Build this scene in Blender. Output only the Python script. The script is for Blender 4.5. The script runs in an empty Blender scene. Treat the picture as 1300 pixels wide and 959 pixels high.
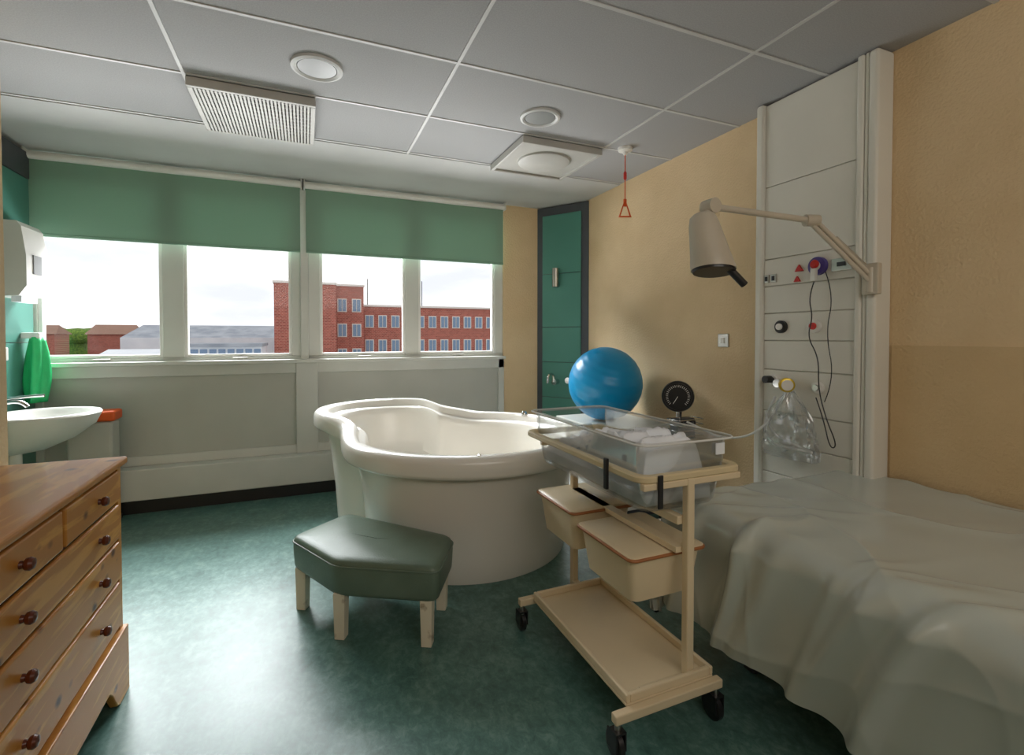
import bpy, bmesh, math, random
from mathutils import Vector, Matrix, noise
random.seed(4)
S=bpy.context.scene
COL=S.collection

def lin(c):
    out=[]
    for v in c:
        v=v/255.0
        out.append(v/12.92 if v<=0.04045 else ((v+0.055)/1.055)**2.4)
    return (out[0],out[1],out[2],1.0)

# ---------------------------------------------------------------- materials
def new_mat(name):
    m=bpy.data.materials.new(name); m.use_nodes=True
    nt=m.node_tree
    return m,nt,nt.nodes['Principled BSDF'],nt.nodes['Material Output']

def mat(name,c,rough=0.5,metal=0.0,c2=None,nscale=6.0,stretch=None,bump=0.0,bscale=80.0,spec=0.5,coat=0.0,detail=6.0,lo=0.35,hi=0.65,sheen=0.0):
    m,nt,b,o=new_mat(name)
    N=nt.nodes; L=nt.links
    tc=N.new('ShaderNodeTexCoord'); mp=N.new('ShaderNodeMapping')
    L.new(tc.outputs['Object'],mp.inputs['Vector'])
    if stretch: mp.inputs['Scale'].default_value=stretch
    nz=N.new('ShaderNodeTexNoise'); nz.inputs['Scale'].default_value=nscale; nz.inputs['Detail'].default_value=detail
    L.new(mp.outputs['Vector'],nz.inputs['Vector'])
    cr=N.new('ShaderNodeValToRGB')
    cr.color_ramp.elements[0].position=lo; cr.color_ramp.elements[1].position=hi
    if c2 is None: c2=[max(0,v*0.96) for v in c]
    cr.color_ramp.elements[0].color=lin(c2); cr.color_ramp.elements[1].color=lin(c)
    L.new(nz.outputs['Fac'],cr.inputs['Fac'])
    L.new(cr.outputs['Color'],b.inputs['Base Color'])
    b.inputs['Roughness'].default_value=rough; b.inputs['Metallic'].default_value=metal
    b.inputs['Specular IOR Level'].default_value=spec
    b.inputs['Coat Weight'].default_value=coat
    b.inputs['Sheen Weight'].default_value=sheen
    if bump>0:
        n2=N.new('ShaderNodeTexNoise'); n2.inputs['Scale'].default_value=bscale; n2.inputs['Detail'].default_value=3
        L.new(mp.outputs['Vector'],n2.inputs['Vector'])
        bp=N.new('ShaderNodeBump'); bp.inputs['Strength'].default_value=bump; bp.inputs['Distance'].default_value=0.01
        L.new(n2.outputs['Fac'],bp.inputs['Height']); L.new(bp.outputs['Normal'],b.inputs['Normal'])
    return m

def clear_mat(name,tint=(0.97,0.98,0.98),refl=0.12,alpha_white=0.06,fmul=0.5,bumpy=0.05):
    m,nt,b,o=new_mat(name); N=nt.nodes; L=nt.links
    tr=N.new('ShaderNodeBsdfTransparent'); tr.inputs['Color'].default_value=(*tint,1)
    gl=N.new('ShaderNodeBsdfGlossy'); gl.inputs['Roughness'].default_value=0.06
    df=N.new('ShaderNodeBsdfDiffuse'); df.inputs['Color'].default_value=(.85,.87,.87,1)
    lw=N.new('ShaderNodeLayerWeight'); lw.inputs['Blend'].default_value=0.3
    mr=N.new('ShaderNodeMath'); mr.operation='MULTIPLY_ADD'; mr.inputs[1].default_value=fmul; mr.inputs[2].default_value=refl*0.4
    L.new(lw.outputs['Fresnel'],mr.inputs[0])
    m1=N.new('ShaderNodeMixShader'); m2=N.new('ShaderNodeMixShader')
    m1.inputs[0].default_value=alpha_white
    nz=N.new('ShaderNodeTexNoise'); nz.inputs['Scale'].default_value=9
    bp=N.new('ShaderNodeBump'); bp.inputs['Strength'].default_value=bumpy
    L.new(nz.outputs['Fac'],bp.inputs['Height']); L.new(bp.outputs['Normal'],gl.inputs['Normal'])
    L.new(tr.outputs[0],m1.inputs[1]); L.new(df.outputs[0],m1.inputs[2])
    L.new(mr.outputs[0],m2.inputs[0]); L.new(m1.outputs[0],m2.inputs[1]); L.new(gl.outputs[0],m2.inputs[2])
    L.new(m2.outputs[0],o.inputs['Surface'])
    return m

M={}
M['cream']=mat('wallpaper_cream',(229,202,160),0.6,c2=(221,193,150),nscale=3,bump=0.5,bscale=75)
M['cream_low']=mat('vinyl_wallcover_lower',(216,187,142),0.5,c2=(208,179,134),nscale=3,bump=0.5,bscale=75)
M['paint']=mat('painted_panel_grey',(192,192,182),0.45,nscale=2)
M['paint2']=mat('painted_frame_white',(214,214,206),0.4,nscale=2)
M['white']=mat('white_plastic',(236,234,228),0.35,nscale=2)
M['tile']=mat('ceiling_tile',(174,174,175),0.85,c2=(162,162,163),nscale=180,bump=0.15,bscale=300)
M['tbar']=mat('ceiling_tbar',(206,206,204),0.5)
M['vent']=mat('vent_grey_enamel',(186,184,178),0.5)
M['plaster']=mat('ceiling_plaster',(200,200,198),0.8,nscale=2)
M['black']=mat('black_rubber',(18,18,18),0.5)
M['teal']=mat('teal_laminate',(82,142,128),0.38,nscale=2)
M['char']=mat('charcoal_laminate',(74,78,84),0.45)
M['steel']=mat('brushed_steel',(190,188,180),0.28,metal=1.0)
M['chrome']=mat('chrome',(215,215,215),0.12,metal=1.0)
M['acryl']=mat('pool_acrylic',(238,234,225),0.24,nscale=1.5,coat=0.2,c2=(234,230,221))
M['vinyl']=mat('stool_vinyl_green',(106,124,108),0.42,c2=(94,112,96),nscale=5,bump=0.12,bscale=160)
M['cwood']=mat('chipped_cream_paint',(226,218,196),0.55,c2=(150,130,100),nscale=14,lo=0.28,hi=0.40)
M['blue']=mat('ball_blue_rubber',(6,152,210),0.33,nscale=3,c2=(4,144,202))
M['beige']=mat('trolley_beige_enamel',(232,213,178),0.35,nscale=3)
M['tan']=mat('tan_trim',(170,110,66),0.45,nscale=10)
M['rim']=mat('frame_rim_plastic',(222,204,164),0.35)
M['sheet']=mat('bed_sheet_satin',(190,197,188),0.25,c2=(184,191,182),nscale=3,bump=0.04,bscale=7,sheen=0.1,spec=0.9,coat=0.35)
M['linen']=mat('white_linen',(242,246,252),0.7,bump=0.2,bscale=20)
M['linen2']=mat('patterned_blanket',(244,246,250),0.7,c2=(150,170,200),nscale=40,lo=0.36,hi=0.46,bump=0.2,bscale=20)
M['matt']=mat('mattress_blue',(80,96,120),0.5)
M['lamp']=mat('lamp_grey_enamel',(202,192,174),0.35)
M['dark']=mat('dark_plastic',(34,34,36),0.35)
M['glassd']=mat('lamp_lens',(150,152,152),0.4)
M['orange']=mat('orange_plastic',(232,92,20),0.4)
M['red']=mat('red_plastic',(205,40,28),0.4)
M['green']=mat('green_apron_plastic',(50,200,120),0.35,nscale=20,bump=0.4,bscale=15)
M['purple']=mat('purple_plastic',(84,70,150),0.4)
M['yellow']=mat('brass_yellow',(210,180,60),0.3,metal=0.6)
M['clear']=clear_mat('clear_acrylic',alpha_white=0.02,refl=0.08)
M['bag']=clear_mat('clear_bag',refl=0.25,alpha_white=0.12)
M['glass']=clear_mat('window_glass',tint=(1,1,1),refl=0.01,alpha_white=0.0,fmul=0.12,bumpy=0.0)
M['ptrunk']=mat('trunking_enamel',(226,223,212),0.42,nscale=1.5)
M['lip']=mat('pale_plastic',(228,230,228),0.2)

def floormat():
    m,nt,b,o=new_mat('marmoleum_green'); N=nt.nodes; L=nt.links
    tc=N.new('ShaderNodeTexCoord'); mp=N.new('ShaderNodeMapping'); mp.inputs['Scale'].default_value=(1,0.7,1)
    L.new(tc.outputs['Object'],mp.inputs['Vector'])
    n1=N.new('ShaderNodeTexNoise'); n1.inputs['Scale'].default_value=30; n1.inputs['Detail'].default_value=10; n1.inputs['Distortion'].default_value=0.4; n1.inputs['Roughness'].default_value=0.75
    n2=N.new('ShaderNodeTexNoise'); n2.inputs['Scale'].default_value=7; n2.inputs['Detail'].default_value=6
    L.new(mp.outputs['Vector'],n1.inputs['Vector']); L.new(tc.outputs['Object'],n2.inputs['Vector'])
    ad=N.new('ShaderNodeMath'); ad.operation='MULTIPLY_ADD'; ad.inputs[1].default_value=0.4
    L.new(n2.outputs['Fac'],ad.inputs[0]); L.new(n1.outputs['Fac'],ad.inputs[2])
    cr=N.new('ShaderNodeValToRGB'); e=cr.color_ramp.elements
    e[0].position=0.50; e[0].color=lin((60,91,86)); e[1].position=0.90; e[1].color=lin((116,146,137))
    k=e.new(0.70); k.color=lin((82,119,111))
    L.new(ad.outputs[0],cr.inputs['Fac']); L.new(cr.outputs['Color'],b.inputs['Base Color'])
    rr_=N.new('ShaderNodeMapRange'); rr_.inputs[3].default_value=0.29; rr_.inputs[4].default_value=0.43
    L.new(n1.outputs['Fac'],rr_.inputs[0]); L.new(rr_.outputs[0],b.inputs['Roughness'])
    return m
M['floor']=floormat()

def pine():
    m,nt,b,o=new_mat('knotty_pine'); N=nt.nodes; L=nt.links
    tc=N.new('ShaderNodeTexCoord'); mp=N.new('ShaderNodeMapping'); mp.inputs['Scale'].default_value=(6,0.9,9)
    L.new(tc.outputs['Object'],mp.inputs['Vector'])
    nz=N.new('ShaderNodeTexNoise'); nz.inputs['Scale'].default_value=2.4; nz.inputs['Detail'].default_value=4; nz.inputs['Distortion'].default_value=1.0
    L.new(mp.outputs['Vector'],nz.inputs['Vector'])
    mm=N.new('ShaderNodeMath'); mm.operation='MULTIPLY'; mm.inputs[1].default_value=12
    sn=N.new('ShaderNodeMath'); sn.operation='SINE'
    L.new(nz.outputs['Fac'],mm.inputs[0]); L.new(mm.outputs[0],sn.inputs[0])
    cr=N.new('ShaderNodeValToRGB'); cr.color_ramp.elements[0].position=0.0; cr.color_ramp.elements[1].position=0.9
    cr.color_ramp.elements[0].color=lin((194,130,54)); cr.color_ramp.elements[1].color=lin((218,158,76))
    L.new(sn.outputs[0],cr.inputs['Fac'])
    mp2=N.new('ShaderNodeMapping'); mp2.inputs['Scale'].default_value=(6,7,10)
    L.new(tc.outputs['Object'],mp2.inputs['Vector'])
    vo=N.new('ShaderNodeTexVoronoi'); vo.inputs['Scale'].default_value=1.15
    L.new(mp2.outputs['Vector'],vo.inputs['Vector'])
    k=N.new('ShaderNodeValToRGB'); k.color_ramp.elements[0].position=0.08; k.color_ramp.elements[1].position=0.20
    k.color_ramp.elements[0].color=(0.16,0.07,0.025,1); k.color_ramp.elements[1].color=(1,1,1,1)
    L.new(vo.outputs['Distance'],k.inputs['Fac'])
    mx=N.new('ShaderNodeMix'); mx.data_type='RGBA'; mx.blend_type='MULTIPLY'; mx.inputs[0].default_value=1
    L.new(cr.outputs['Color'],mx.inputs[6]); L.new(k.outputs['Color'],mx.inputs[7])
    L.new(mx.outputs[2],b.inputs['Base Color'])
    b.inputs['Roughness'].default_value=0.42; b.inputs['Coat Weight'].default_value=0.08
    return m
M['pine']=pine()
M['knob']=mat('dark_wood_knob',(96,42,20),0.3)
M['gap']=mat('shadow_gap_wood',(70,40,18),0.7)

def blindmat():
    m,nt,b,o=new_mat('green_blind_fabric'); N=nt.nodes; L=nt.links
    nz=N.new('ShaderNodeTexNoise'); nz.inputs['Scale'].default_value=400
    tc=N.new('ShaderNodeTexCoord'); L.new(tc.outputs['Object'],nz.inputs['Vector'])
    cr=N.new('ShaderNodeValToRGB'); cr.color_ramp.elements[0].color=lin((132,164,144)); cr.color_ramp.elements[1].color=lin((146,176,156))
    L.new(nz.outputs['Fac'],cr.inputs['Fac']); L.new(cr.outputs['Color'],b.inputs['Base Color'])
    b.inputs['Roughness'].default_value=0.8
    tl=N.new('ShaderNodeBsdfTranslucent'); L.new(cr.outputs['Color'],tl.inputs['Color'])
    mx=N.new('ShaderNodeMixShader'); mx.inputs[0].default_value=0.19
    L.new(b.outputs[0],mx.inputs[1]); L.new(tl.outputs[0],mx.inputs[2]); L.new(mx.outputs[0],o.inputs['Surface'])
    return m
M['blind']=blindmat()

def brick():
    m,nt,b,o=new_mat('red_brick'); N=nt.nodes; L=nt.links
    tc=N.new('ShaderNodeTexCoord')
    br=N.new('ShaderNodeTexBrick'); br.inputs['Scale'].default_value=1.6
    br.inputs['Color1'].default_value=lin((172,92,78)); br.inputs['Color2'].default_value=lin((138,68,58)); br.inputs['Mortar'].default_value=lin((186,144,126))
    br.inputs['Mortar Size'].default_value=0.02
    mp=N.new('ShaderNodeMapping'); mp.inputs['Rotation'].default_value=(math.radians(90),0,0)
    L.new(tc.outputs['Object'],mp.inputs['Vector']); L.new(mp.outputs['Vector'],br.inputs['Vector'])
    L.new(br.outputs['Color'],b.inputs['Base Color']); b.inputs['Roughness'].default_value=0.9
    return m
M['brick']=brick()
M['roof']=mat('grey_roofing',(168,172,178),0.8,c2=(140,146,154),nscale=0.6)
M['roofl']=mat('white_roofing',(230,233,236),0.6,c2=(212,217,222),nscale=0.4)
M['roofr']=mat('tile_roof_brown',(150,116,98),0.8,nscale=0.6)
M['tree']=mat('foliage',(120,150,56),0.9,c2=(72,102,38),nscale=2)
M['ground']=mat('asphalt_ground',(130,134,128),0.9,nscale=0.2)
M['stone']=mat('stone_coping',(222,214,206),0.8)
M['winglass']=mat('building_window_dark',(110,134,160),0.15)

# ---------------------------------------------------------------- helpers
def finish(name,bm,m,smooth=False,bevel=0,seg=2,autosm=False):
    me=bpy.data.meshes.new(name); bm.normal_update(); bm.to_mesh(me); bm.free()
    ob=bpy.data.objects.new(name,me); COL.objects.link(ob)
    for mm in (m if isinstance(m,(list,tuple)) else [m]): me.materials.append(mm)
    if smooth:
        for p in me.polygons: p.use_smooth=True
        if autosm:
            me.set_sharp_from_angle(angle=math.radians(40))
    if bevel>0:
        md=ob.modifiers.new('bevel','BEVEL'); md.width=bevel; md.segments=seg; md.limit_method='ANGLE'; md.angle_limit=math.radians(40)
    return ob

def addbox(bm,x0,x1,y0,y1,z0,z1,mi=0):
    v=[bm.verts.new(p) for p in ((x0,y0,z0),(x1,y0,z0),(x1,y1,z0),(x0,y1,z0),(x0,y0,z1),(x1,y0,z1),(x1,y1,z1),(x0,y1,z1))]
    for f in ((0,3,2,1),(4,5,6,7),(0,1,5,4),(1,2,6,5),(2,3,7,6),(3,0,4,7)):
        fc=bm.faces.new([v[i] for i in f]); fc.material_index=mi
    return v

def box(name,x0,x1,y0,y1,z0,z1,m,bevel=0,seg=2):
    bm=bmesh.new(); addbox(bm,x0,x1,y0,y1,z0,z1)
    return finish(name,bm,m,bevel=bevel,seg=seg)

def boxes(name,lst,m,bevel=0):
    bm=bmesh.new()
    for b in lst: addbox(bm,*b)
    return finish(name,bm,m,bevel=bevel)

def frame_axes(d):
    d=d.normalized()
    up=Vector((0,0,1)) if abs(d.z)<0.95 else Vector((0,1,0))
    a=d.cross(up).normalized(); b=d.cross(a).normalized()
    return a,b

def lathe(name,p0,d,prof,m,seg=32,smooth=True,sq=1.0,caps=True):
    p0=Vector(p0); d=Vector(d).normalized(); a,b=frame_axes(d)
    bm=bmesh.new(); rings=[]
    for s,r in prof:
        r=max(r,1e-4)
        rings.append([bm.verts.new(p0+d*s+a*(r*math.cos(2*math.pi*i/seg))+b*(r*sq*math.sin(2*math.pi*i/seg))) for i in range(seg)])
    for k in range(len(rings)-1):
        for i in range(seg):
            j=(i+1)%seg
            bm.faces.new((rings[k][i],rings[k][j],rings[k+1][j],rings[k+1][i]))
    if caps:
        bm.faces.new(rings[0][::-1]); bm.faces.new(rings[-1])
    bmesh.ops.recalc_face_normals(bm,faces=bm.faces)
    return finish(name,bm,m,smooth=smooth,autosm=True)

def cyl(name,p0,p1,r,m,r2=None,seg=24):
    p0=Vector(p0);p1=Vector(p1);L=(p1-p0).length
    return lathe(name,p0,p1-p0,[(0,r),(L,r if r2 is None else r2)],m,seg)

def tube(name,pts,r,m,smooth=True,cyclic=False,res=6):
    cu=bpy.data.curves.new(name,'CURVE'); cu.dimensions='3D'; cu.bevel_depth=r; cu.bevel_resolution=4; cu.use_fill_caps=True
    if smooth:
        sp=cu.splines.new('NURBS'); sp.points.add(len(pts)-1)
        for i,p in enumerate(pts): sp.points[i].co=(*p,1)
        sp.order_u=3; sp.use_endpoint_u=not cyclic; sp.use_cyclic_u=cyclic; sp.resolution_u=res
    else:
        sp=cu.splines.new('POLY'); sp.points.add(len(pts)-1)
        for i,p in enumerate(pts): sp.points[i].co=(*p,1)
        sp.use_cyclic_u=cyclic
    ob=bpy.data.objects.new(name,cu); COL.objects.link(ob); cu.materials.append(m)
    dg=bpy.context.evaluated_depsgraph_get()
    me=bpy.data.meshes.new_from_object(ob.evaluated_get(dg)); me.name=name
    bpy.data.objects.remove(ob)
    ob=bpy.data.objects.new(name,me); COL.objects.link(ob)
    if not me.materials: me.materials.append(m)
    for p in me.polygons: p.use_smooth=True
    return ob

def rrect(x0,x1,y0,y1,z,r,n=6):
    pts=[]
    for cx,cy,a0 in ((x1-r,y1-r,0),(x0+r,y1-r,90),(x0+r,y0+r,180),(x1-r,y0+r,270)):
        for i in range(n+1):
            a=math.radians(a0+90*i/n); pts.append((cx+r*math.cos(a),cy+r*math.sin(a),z))
    return pts

def loft(name,rings,m,cap0=True,cap1=True,smooth=True,close=False):
    bm=bmesh.new(); R=[[bm.verts.new(p) for p in r] for r in rings]; n=len(R[0])
    K=len(R)
    for k in range(K-1 if not close else K):
        a=R[k]; b=R[(k+1)%K]
        for i in range(n):
            j=(i+1)%n; bm.faces.new((a[i],a[j],b[j],b[i]))
    if not close:
        if cap0: bm.faces.new(R[0][::-1])
        if cap1: bm.faces.new(R[-1])
    bmesh.ops.recalc_face_normals(bm,faces=bm.faces)
    return finish(name,bm,m,smooth=smooth,autosm=True)

def group(name,loc,parts):
    e=bpy.data.objects.new(name,None); e.location=loc; e.empty_display_size=0.1; COL.objects.link(e)
    inv=Matrix.Translation(Vector(loc)).inverted()
    for p in parts:
        p.parent=e; p.matrix_parent_inverse=inv
    return e

H=2.6; RX=2.48; WY=4.47
# ---------------------------------------------------------------- room shell
box('floor',-1.95,2.62,-1.75,4.65,-0.1,0,M['floor'])
box('ceiling',-1.95,2.62,-1.75,4.65,H,H+0.1,M['tile'])
box('wall_right',RX,RX+0.12,-1.72,4.62,0,H,M['cream'])
box('wall_left',-1.17,-1.05,-1.72,2.47,0,H,M['cream'])
box('wall_left_return',-1.9,-1.17,2.35,2.47,0,H,M['cream'])
box('wall_alcove',-1.9,-1.78,2.47,4.62,0,H,M['paint'])
box('wall_back',-1.05,RX,-1.72,-1.6,0,H,M['cream'])
boxes('wall_window',[(-1.78,1.80,WY,4.62,0,1.10),(-1.78,1.80,WY,4.62,2.52,H)],M['paint'])
box('wall_window_end',1.80,RX,WY,4.62,0,H,M['cream'])
box('trim_1',RX-0.006,RX,-1.6,1.385,0.0,1.262,M['cream_low'])
box('trim_2',-1.78,RX,3.50,WY,H-0.006,H,M['plaster'])
tb=[]; hw=0.008
for x in (-0.54,0.68,1.90): tb.append((x-hw,x+hw,-1.6,3.50,H-0.005,H))
y=3.48
while y>-1.6:
    tb.append((-1.05,RX,y-hw,y+hw,H-0.004,H)); y-=0.61
tb.append((-1.78,-1.05,2.87-hw,2.87+hw,H-0.004,H))
tb.append((-1.78,-1.05,3.48-hw,3.48+hw,H-0.004,H))
boxes('ceiling_grid_trim',tb,M['tbar'])
boxes('trim_3',[(-1.78,-1.70,4.45,WY,0.33,1.09),(-0.07,0.10,4.44,WY,0.10,1.115),(1.74,1.80,4.45,WY,0.33,1.09),
   (-1.78,1.80,4.45,WY,1.0,1.09),(-1.78,1.80,4.45,WY,0.33,0.40)],M['paint2'],bevel=0.004)
box('trim_4',-1.78,1.80,4.33,WY,0.10,0.33,M['paint2'],bevel=0.008)
box('baseboard_window',-1.78,1.80,4.36,WY,0.0,0.10,M['black'])
box('baseboard_right',RX-0.02,RX-0.006,2.1,3.98,0,0.1,M['black'])
box('window_sill',-1.78,1.80,4.40,4.62,1.085,1.115,M['paint2'],bevel=0.004)

def window(name,x0,x1,stiles):
    parts=[]; y0,y1=4.485,4.56; z0,z1=1.11,2.52
    L=[(x0,x1,y0,y1,z0,z0+0.03),(x0,x1,y0,y1,z1-0.04,z1)]
    for a,b in stiles: L.append((a,b,y0,y1,z0+0.03,z1-0.04))
    parts.append(boxes('frame',L,M['paint2'],bevel=0.004))
    sash=[];gl=[]
    edges=[(stiles[0][1],stiles[1][0]),(stiles[1][1],stiles[2][0])]
    for a,b in edges:
        w=0.022
        sash+= [(a,a+w,y0+0.01,y1-0.01,z0+0.03,z1-0.04),(b-w,b,y0+0.01,y1-0.01,z0+0.03,z1-0.04),(a+w,b-w,y0+0.01,y1-0.01,z0+0.03,z0+0.055)]
        gl.append((a+w,b-w,4.52,4.526,z0+0.055,z1-0.04))
    parts.append(boxes('sash',sash,M['white'],bevel=0.003))
    parts.append(boxes('glazing',gl,M['glass']))
    for a,b in edges:
        c=(a+b)/2
        parts.append(box('handle_base',c-0.02,c+0.02,4.47,4.487,z0+0.01,z0+0.03,M['steel']))
        parts.append(cyl('handle_lever',(c-0.05,4.465,z0+0.022),(c+0.05,4.465,z0+0.022),0.006,M['steel']))
    return group(name,((x0+x1)/2,4.52,z0),parts)
window('window_1',-1.78,-0.03,[(-1.78,-1.735),(-1.00,-0.86),(-0.10,-0.03)])
window('window_2',0.03,1.80,[(0.03,0.12),(0.845,0.965),(1.715,1.80)])
box('window_mullion_trim',-0.03,0.03,4.44,4.60,1.115,2.52,M['paint2'],bevel=0.004)

def blind(x0,x1):
    return group('roller_blind',((x0+x1)/2,4.40,2.0),[
        box('fabric',x0,x1,4.412,4.4145,2.015,2.53,M['blind']),
        box('hem_bar',x0,x1,4.405,4.42,1.998,2.018,M['blind'],bevel=0.003),
        cyl('roller',(x0-0.005,4.405,2.553),(x1+0.005,4.405,2.553),0.028,M['white']),
        boxes('brackets',[(x0-0.014,x0-0.006,4.37,WY,2.52,H-0.006),(x1+0.006,x1+0.014,4.37,WY,2.52,H-0.006)],M['white'])])
blind(-1.745,-0.028); blind(0.016,1.775)

# ---------------------------------------------------------------- diagonal corner service panel (right)
A=Vector((2.17,4.465,0)); B=Vector((2.475,3.99,0))
dv=(B-A); Ld=dv.length; dv.normalize(); nv=Vector((dv.y,-dv.x,0))
if nv.dot(Vector((-1,-1,0)))<0: nv=-nv
def dpan(bm,s0,s1,z0,z1,t0,t1):
    q=[A+dv*s0+nv*t0,A+dv*s1+nv*t0,A+dv*s1+nv*t1,A+dv*s0+nv*t1]
    v=[bm.verts.new((p.x,p.y,z)) for z in (z0,z1) for p in q]
    for f in ((0,3,2,1),(4,5,6,7),(0,1,5,4),(1,2,6,5),(2,3,7,6),(3,0,4,7)): bm.faces.new([v[i] for i in f])
bm=bmesh.new(); dpan(bm,0.0,Ld,0,2.585,-0.02,0.0); bmesh.ops.recalc_face_normals(bm,faces=bm.faces)
cp=[finish('backing',bm,M['char'])]
bm=bmesh.new()
for z0,z1 in ((0.12,0.70),(0.705,1.05),(1.055,1.395),(1.40,1.92),(1.925,2.50)):
    dpan(bm,0.065,Ld-0.075,z0,z1,0.0,0.012)
bmesh.ops.recalc_face_normals(bm,faces=bm.faces)
cp.append(finish('teal_door',bm,M['teal'],bevel=0.002))
pc=A+dv*(Ld*0.42)+nv*0.05
cp.append(cyl('wall_light_tube',(pc.x,pc.y,1.79),(pc.x,pc.y,1.97),0.032,M['steel']))
cp.append(cyl('wall_light_stem',(pc.x,pc.y,1.88),tuple(pc-nv*0.045+Vector((0,0,1.88))),0.014,M['steel']))
pt=A+dv*(Ld*0.42)+nv*0.012
cp.append(cyl('tap_body',(pt.x,pt.y,0.86),tuple(pt+nv*0.07+Vector((0,0,0.86))),0.028,M['chrome']))
q=pt+nv*0.07
cp.append(tube('tap_spout',[(q.x,q.y,0.86),(q.x,q.y,0.93),(q.x+nv.x*0.06,q.y+nv.y*0.06,0.95),(q.x+nv.x*0.12,q.y+nv.y*0.12,0.92),(q.x+nv.x*0.12,q.y+nv.y*0.12,0.86)],0.011,M['chrome']))
q2=pt+dv*0.14
cp.append(cyl('valve',(q2.x,q2.y,0.88),tuple(q2+nv*0.05+Vector((0,0,0.88))),0.03,M['chrome']))
group('corner_service_panel',(2.3,4.2,0),cp)

boxes('teal_wall_panel',[(-1.78,-1.74,3.3,4.44,0.0,0.80),(-1.78,-1.74,3.3,4.44,0.805,1.26),(-1.78,-1.74,3.3,4.44,1.265,1.96),(-1.78,-1.74,3.3,4.44,1.965,2.38)],M['teal'],bevel=0.002)
box('charcoal_wall_trim',-1.78,-1.735,3.3,4.45,2.385,2.56,M['char'])

# ---------------------------------------------------------------- ceiling fittings
def vent(cx,cy,dome):
    h=0.30; p=[]
    z=H-0.006
    p.append(boxes('frame',[(cx-h,cx+h,cy-h,cy-h+0.025,z-0.045,z),(cx-h,cx+h,cy+h-0.025,cy+h,z-0.045,z),(cx-h,cx-h+0.025,cy-h+0.025,cy+h-0.025,z-0.045,z),(cx+h-0.025,cx+h,cy-h+0.025,cy+h-0.025,z-0.045,z)],M['vent'],bevel=0.004))
    if dome:
        p.append(box('plate',cx-h+0.025,cx+h-0.025,cy-h+0.025,cy+h-0.025,z-0.03,z,M['vent']))
        p.append(lathe('round_baffle',(cx,cy,z-0.03),(0,0,-1),[(0,0.19),(0.012,0.185),(0.02,0.16),(0.022,0)],M['vent'],seg=40))
    else:
        L=[]; n=30
        for i in range(n):
            xx=cx-h+0.036+(2*h-0.072)*i/(n-1)
            L.append((xx-0.0055,xx+0.0055,cy-h+0.025,cy+h-0.025,z-0.044,z-0.030))
        p.append(boxes('louvres',L,M['vent']))
        p.append(boxes('cross_ribs',[(cx-h+0.025,cx+h-0.025,yy-0.002,yy+0.002,z-0.040,z-0.028) for yy in [cy-h+0.05+0.05*k for k in range(11)]],M['vent']))
        p.append(box('backing_plate',cx-h+0.025,cx+h-0.025,cy-h+0.025,cy+h-0.025,z-0.012,z-0.002,M['char']))
    group('ceiling_vent',(cx,cy,z),p)
vent(-0.235,3.18,False); vent(1.595,3.18,True)
def downlight(cx,cy):
    z=H
    group('downlight',(cx,cy,z),[
      lathe('bezel',(cx,cy,z),(0,0,-1),[(0,0.12),(0.012,0.118),(0.016,0.105),(0.010,0.092),(0.001,0.088)],M['tbar'],seg=48,caps=False),
      lathe('diffuser',(cx,cy,z),(0,0,-1),[(0.0,0.088),(0.009,0.088),(0.011,0.06),(0.0115,0.0)],M['glassd'],seg=40)])
downlight(0.065,2.56); downlight(1.29,2.62)

group('emergency_pull_cord',(2.04,2.82,H),[
   lathe('ceiling_rose',(2.04,2.82,H),(0,0,-1),[(0,0.05),(0.02,0.048),(0.03,0.02),(0.05,0.01)],M['white']),
   cyl('cord',(2.04,2.82,H-0.05),(2.04,2.82,2.24),0.0035,M['orange'],seg=8),
   lathe('cord_connector',(2.04,2.82,2.44),(0,0,-1),[(0,0.004),(0.01,0.011),(0.05,0.011),(0.06,0.004)],M['red'],seg=12),
   tube('triangle_pull',[(2.04,2.82,2.245),(2.075,2.805,2.13),(2.005,2.835,2.13)],0.009,M['orange'],smooth=False,cyclic=True),
   box('triangle_bar',2.03,2.05,2.815,2.825,2.20,2.25,M['orange'])])

# ---------------------------------------------------------------- medical trunking panel on right wall
PX=2.38; pp=[]
pp.append(box('carcass',PX+0.012,RX,1.41,2.04,0.02,H-0.01,M['ptrunk']))
zs=[0.03,0.37,0.55,0.72,0.89,1.12,1.28,1.43,1.58,1.73,2.13,2.585]
L=[]
for a,b in zip(zs[:-1],zs[1:]): L.append((PX,PX+0.014,1.485,1.985,a+0.002,b-0.002))
pp.append(boxes('fascia_panels',L,M['ptrunk'],bevel=0.003))
pp.append(box('far_trim',PX-0.022,RX,1.985,2.03,0.02,H-0.005,M['ptrunk'],bevel=0.012,seg=4))
pp.append(box('near_trim_inner',PX-0.02,PX+0.02,1.455,1.485,0.02,H-0.005,M['ptrunk'],bevel=0.01,seg=4))
pp.append(box('near_trim_mid',PX-0.012,PX+0.02,1.437,1.453,0.02,H-0.005,M['ptrunk'],bevel=0.006,seg=3))
pp.append(box('near_trim_outer',PX-0.02,RX,1.392,1.435,0.02,H-0.005,M['ptrunk'],bevel=0.014,seg=4))
def rosette(n,y,z,r,m1,m2,d=0.03):
    return [lathe(n,(PX,y,z),(-1,0,0),[(0,r),(d*0.6,r),(d*0.7,r*0.85)],m1,seg=28),
            lathe(n+'_centre',(PX-d*0.5,y,z),(-1,0,0),[(0,r*0.55),(d*0.5,r*0.5)],m2,seg=20)]
pp+=rosette('nurse_call_socket',1.665,1.655,0.045,M['purple'],M['white'],0.04)
pp.append(lathe('call_handset_head',(PX-0.045,1.655,1.66),(-1,0,0.1),[(0,0.020),(0.010,0.022),(0.016,0.016)],M['red'],seg=24))
pp.append(box('call_handset_grip',PX-0.065,PX-0.045,1.64,1.67,1.575,1.64,M['white'],bevel=0.006))
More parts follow.
